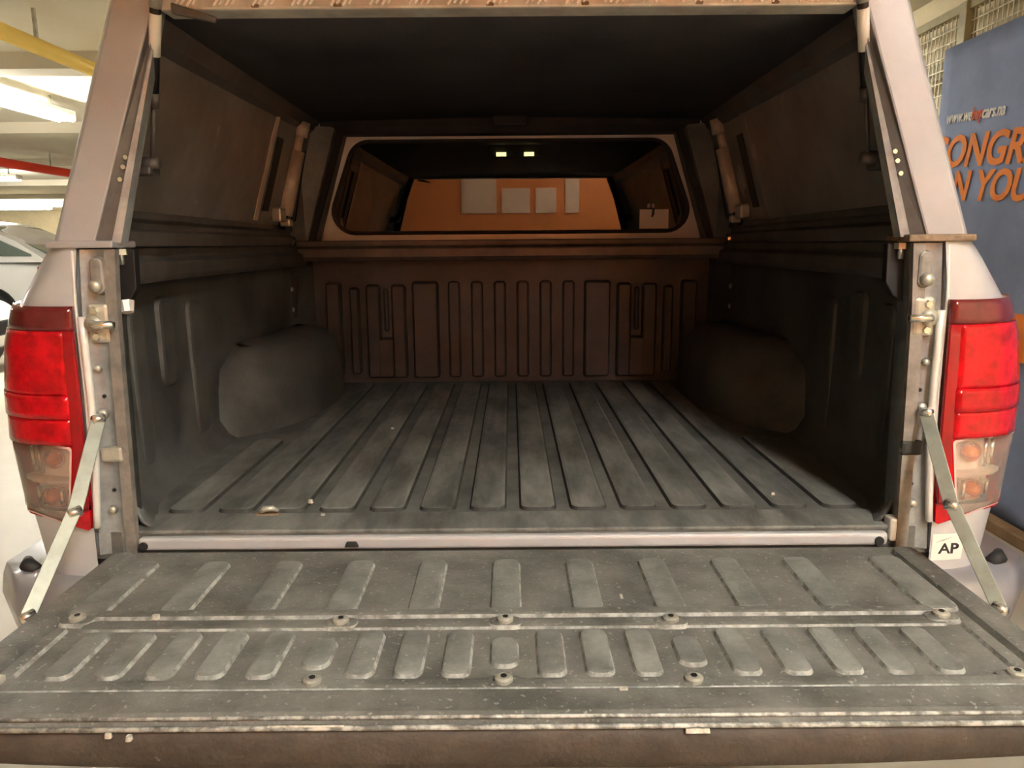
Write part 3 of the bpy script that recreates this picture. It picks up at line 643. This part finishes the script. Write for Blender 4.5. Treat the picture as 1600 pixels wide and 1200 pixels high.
# ------------------------------------------------------------------ the canopy
cp = thing('canopy', (0, .75, 1.357), 'silver metal canopy with dark lining and lifted rear door mounted on the truck bed', 'canopy')
Z0 = 1.362
def csec(y):          # inner wall line: bottom x, top x, top z
    u = min(1, max(0, (y - .08) / 1.4)); return .712 + .068 * u, .600 + .09 * u, 1.712 + .050 * u
for s in (-1, 1):
    # rear pillar, a tapered hollow post
    def pl(z, x0, x1): return x0 + (x1 - x0) * (z - Z0) / (1.76 - Z0)
    rings = []
    for z in (Z0, 1.50, 1.65, 1.765):
        xo, xi = pl(z, .768, .628), pl(z, .692, .552)
        rings.append([(s * xi, .0, z), (s * (xo - .012), -.004, z), (s * xo, .012, z), (s * (xo + .004), .10, z), (s * (xo - .03), .10, z), (s * (xi + .012), .035, z)])
    pil = G().loft(rings).build('rear_pillar', paint2, cp, smooth=False, bev=.004)
    # weather channel inside the pillar and grey seal strips
    rings = []; rg2 = []
    for z in (Z0, 1.5, 1.74):
        xi = pl(z, .692, .552); kf = 1 - .85 * (z - Z0) / (1.74 - Z0)
        rings.append([(s * (xi + .002), .004, z), (s * (xi - .022 * kf), .016, z), (s * (xi - .022 * kf), .034, z), (s * (xi + .002), .034, z)])
        rg2.append([(s * (xi - .022 * kf), .010, z), (s * (xi - .036 * kf), .014, z), (s * (xi - .038 * kf), .034, z), (s * (xi - .022 * kf), .034, z)])
    G().loft(rings).build('door_channel', candark, pil)
    G().loft(rg2).build('door_seal', jambm, pil)
    for z in (1.50, 1.485, 1.465):
        xi = pl(z, .692, .552) - .012; G().tube([(s * xi, .012, z), (s * xi, .006, z)], .004, 8).build('rivet', chrome, pil)
    # outer skin and inner panel
    ys = [.10, .4, .8, 1.2, 1.56]
    o1 = []; o2 = []
    for y in ys:
        xb, xt, zt = csec(y); o1.append([(s * (xb + .055), y, Z0), (s * (xb + .052), y, 1.42), (s * (xt + .04), y, zt + .03), (s * (xt - .02), y, zt + .065)])
        o2.append([(s * xb, y, Z0 + .05), (s * (xb + (xt - xb) * .5), y, (Z0 + .05 + zt) / 2), (s * xt, y, zt)])
    ob = G().grid(o1).build('outer_skin', paint2, cp, smooth=True); md = ob.modifiers.new('solid', 'SOLIDIFY'); md.thickness = .004
    ob = G().grid(o2).build('inner_panel', canin, cp); md = ob.modifiers.new('solid', 'SOLIDIFY'); md.thickness = .004
    pn = ob
    # base rail with a groove
    rails = []
    for y in (.07, .5, 1.0, 1.46):
        xb, xt, zt = csec(y)
        rails.append([(s * (xb - .020), y, Z0 - .006), (s * (xb - .020), y, Z0 + .022), (s * (xb - .004), y, Z0 + .028), (s * (xb - .004), y, Z0 + .040), (s * (xb - .014), y, Z0 + .046), (s * (xb - .010), y, Z0 + .060), (s * (xb + .05), y, Z0 + .060), (s * (xb + .05), y, Z0 - .006)])
    G().loft(rails).build('base_rail', candark, cp, bev=.002)
    # top cant rail where lining meets the panel
    G().loft([[(s * (csec(y)[1] + a), y, csec(y)[2] + b) for a, b in ((.006, -.03), (-.012, -.016), (-.030, .018), (.01, .03))] for y in (.06, .5, 1.0, 1.48)]).build('cant_rail', candark, cp)
    # vertical locking rod near the front with sleeve, latch and a slot
    def onp(y, z, d=.01):
        xb, xt, zt = csec(y); u = (z - Z0 - .05) / (zt - Z0 - .05); return Vector((s * (xb + (xt - xb) * u - d), y, z))
    lr = G().tube([onp(1.26, 1.745, .018), onp(1.26, 1.70, .018)], [.022, .022], 12).build('lock_rod', rod_m, cp, smooth=True)
    G().tube([onp(1.26, 1.70, .014), onp(1.26, 1.655, .014)], .015, 12).build('rod_joint', rod_m, lr, smooth=True)
    G().tube([onp(1.26, 1.655, .018), onp(1.26, 1.455, .018)], [.024, .026], 12).build('rod_sleeve', rod_m, lr, smooth=True)
    G().tube([onp(1.26, 1.455, .018), onp(1.26, 1.41, .018)], .012, 10).build('rod_tip', black, lr, smooth=True)
    p = onp(1.18, 1.452, .02); G().box(p - Vector((.016, .03, .022)), p + Vector((.016, .03, .022))).build('latch', zinc, lr, bev=.006)
    p = onp(1.26, 1.43, .03); G().box(p - Vector((.016, .018, .012)), p + Vector((.016, .018, .012))).build('latch', zinc, lr, bev=.004)
    G().bar(onp(1.06, 1.46, .004), onp(1.06, 1.67, .004), (0, 1, 0), .05, .010).build('vent_slot', black, pn)
    G().bar(onp(.985, 1.43, .003), onp(.985, 1.735, .003), (0, 1, 0), .035, .006).build('panel_stiffener', rod_m if s < 0 else canin, pn)  # left strip takes the orange-lit tone, right stays plain
    # front corner post of the canopy
    fp = []
    for z in (Z0, 1.76):
        k = (z - Z0) / (1.76 - Z0); xa, xb_ = .795 - .07 * k, .700 - .120 * k
        fp.append([(s * xb_, 1.50, z), (s * (xb_ + .03), 1.475, z), (s * xa, 1.42, z), (s * xa, 1.56, z), (s * xb_, 1.56, z)])
    G().loft(fp).build('front_post', candark, cp)
    G().bar((s * .715, 1.488, Z0), (s * .590, 1.488, 1.75), (s, 0, 0), .018, .03).build('front_seal', rubber, cp)
    G().bar((s * .765, 1.42, 1.44), (s * .715, 1.42, 1.68), (s, 0, 0), .030, .02).build('side_lever', black, cp, bev=.004)
    # clamps: black plate at the rear corner, strap with two bolts at the front corner
    g = G()
    poly = [(.700, 1.352), (.648, 1.352), (.650, 1.285), (.664, 1.262), (.700, 1.240)]
    g.loft([[(s * x, y, z) for x, z in poly] for y in (.040, .058)])
    cl = g.build('rear_clamp', black, cp, bev=.002)
    G().tube([(s * .668, .034, 1.366), (s * .668, .034, 1.325)], .0055, 8).build('bolt', chrome, cl, smooth=True)
    G().tube([(s * .668, .034, 1.352), (s * .668, .034, 1.342)], .011, 6).build('nut', zinc, cl)
    if s < 0: G().tube([(-.668, .036, 1.262), (-.664, .030, 1.244)], [.014, .010], 8).build('clamp_knob', seam, cl)
    g = G().bar((s * .762, 1.40, 1.37), (s * .764, 1.40, 1.25), (s, 0, 0), .022, .008); g.bar((s * .764, 1.40, 1.25), (s * .775, 1.40, 1.11), (s, 0, 0), .034, .010)
    cl = g.build('front_clamp', black, cp)
    for z in (1.205, 1.135): G().tube([(s * .772, 1.396, z), (s * .772, 1.384, z)], [.011, .008], 10).build('bolt', zinc, cl, smooth=True)
    G().tube([(s * .756, 1.385, 1.385), (s * .756, 1.385, 1.35)], .007, 8).build('bolt', chrome, cl, smooth=True)
    G().tube([(s * .756, 1.385, 1.374), (s * .756, 1.385, 1.364)], .013, 6).build('nut', chrome, cl)
    # gas strut
    T, B_ = Vector((s * .546, -.018, 1.76)), Vector((s * .630, .10, 1.50))
    d = B_ - T
    gs = G().tube([T, T + d * .60], .0085, 14).build('gas_strut', black, cp, smooth=True)
    G().tube([T + d * .16, T + d * .38], .0094, 14).build('strut_label', white, gs, smooth=True)
    G().tube([T + d * .58, T + d * .66], .0100, 14).build('strut_collar', candark, gs, smooth=True)
    G().tube([T + d * .6, B_], .0042, 8).build('strut_rod', candark, gs, smooth=True)
    G().tube([T + Vector((0, 0, .035)), T, T + d * .13], [.015, .012, .010], 12).build('strut_socket', zinc, gs, smooth=True)
    G().tube([B_ + Vector((s * .055, 0, 0)), B_, B_ - Vector((s * .012, 0, 0))], [.012, .012, .010], 10).build('strut_foot', candark, gs, smooth=True)
    G().box(B_ + Vector((s * .03 - .02, -.012, -.02)), B_ + Vector((s * .03 + .03 , .03, -.006))).build('strut_bracket', candark, gs, bev=.003)
    # flange under the pillar
    G().box((min(s * .66, s * .772), -.008, Z0 - .008), (max(s * .66, s * .772), .075, Z0 + .004)).build('base_flange', paint2 if s < 0 else rust, cp, bev=.003)
# roof: outer skin, inner lining with shallow cross bows
rf = G()
for off, in_ in ((.062, .0),):
    rf.grid([[(csec(y)[1] * u * 1.0, y, csec(y)[2] + off + .012 * (1 - u * u)) for u in (-1, -.6, -.2, .2, .6, 1)] for y in (.0, .4, .8, 1.2, 1.56)])
ob = rf.build('roof_skin', paint2, cp, smooth=True); md = ob.modifiers.new('solid', 'SOLIDIFY'); md.thickness = .004
rl = G().grid([[((csec(y)[1]) * u, y, csec(y)[2] + .020 + .012 * (1 - u * u)) for u in (-1, -.6, -.2, .2, .6, 1)] for y in (.03, .4, .8, 1.2, 1.50)])
ob = rl.build('roof_lining', roofin, cp, smooth=True); md = ob.modifiers.new('solid', 'SOLIDIFY'); md.thickness = .006
for y in (.45, .95): G().loft([[(csec(y)[1] * u * .96, y + a, csec(y)[2] + .026 + .012 * (1 - u * u) + b) for a, b in ((-.025, 0), (-.018, -.010), (.018, -.010), (.025, 0))] for u in (-1, -.5, 0, .5, 1)]).build('roof_bow', roofin, cp)
# front upper panel over the window
G().loft([[(x, y, z) for y, z in ((1.49, 1.738), (1.47, 1.76), (1.47, 1.80), (1.56, 1.80), (1.56, 1.738))] for x in (-.66, -.3, .3, .66)]).build('front_header', roofin, cp)
G().box((-.06, 1.40, 1.752), (.06, 1.47, 1.785)).build('interior_lamp', roofin, cp, bev=.006)
# rear header of tread plate
hd = G().box((-.552, -.002, 1.722), (.552, .05, 1.775)).build('rear_header', tread, cp, bev=.004)
n_ = 0
for k in range(18):
    x0 = -.522 + k * .0615
    for j in range(4):
        x = x0 + j * .0095; 
        g = rib_mesh('tread_bar', .0048, .018, .0030, [treadhi, treadhi, treadhi], .002, .0007)
        o = place('tread_bar', g, (x, -.002, 1.734 + (j % 2) * .002), hd); o.rotation_euler = (Euler((R(90), 0, 0)).to_matrix() @ Matrix.Rotation(R(-35), 3, 'Z')).to_euler()
for x in (-.40, -.27, -.03, .12, .30, .42): place('rust_spot', rib_mesh('rust_spot', .014, .007, .001, [rust, rust, rust], .003, .001), (x, -.002, 1.7275), hd, (R(90), 0, 0))
G().hexa([(-.53, -.012, 1.715), (-.46, -.014, 1.700), (-.46, -.006, 1.700), (-.53, .0, 1.715), (-.53, -.012, 1.732), (-.458, -.014, 1.709), (-.458, -.006, 1.709), (-.53, .0, 1.732)])  .build('lock_tongue', candark, hd, bev=.003)
# lifted rear door, above the frame of the photograph
ang = R(9); dl_ = .64
def dp(x, t, n): return (x, .0 - t * cos(ang) - n * sin(ang) * -1 * 0, 1.778 + t * sin(ang) + n)
g = G().hexa([dp(-.56, 0, 0), dp(.56, 0, 0), dp(.72, dl_, 0), dp(-.72, dl_, 0), dp(-.56, 0, .03), dp(.56, 0, .03), dp(.72, dl_, .03), dp(-.72, dl_, .03)])
door = g.build('lifted_door', paint2, cp, bev=.006)
G().hexa([dp(-.48, .08, -.004), dp(.48, .08, -.004), dp(.60, dl_ - .1, -.004), dp(-.60, dl_ - .1, -.004), dp(-.48, .08, .004), dp(.48, .08, .004), dp(.60, dl_ - .1, .004), dp(-.60, dl_ - .1, .004)]).build('door_pane', carglass, door)
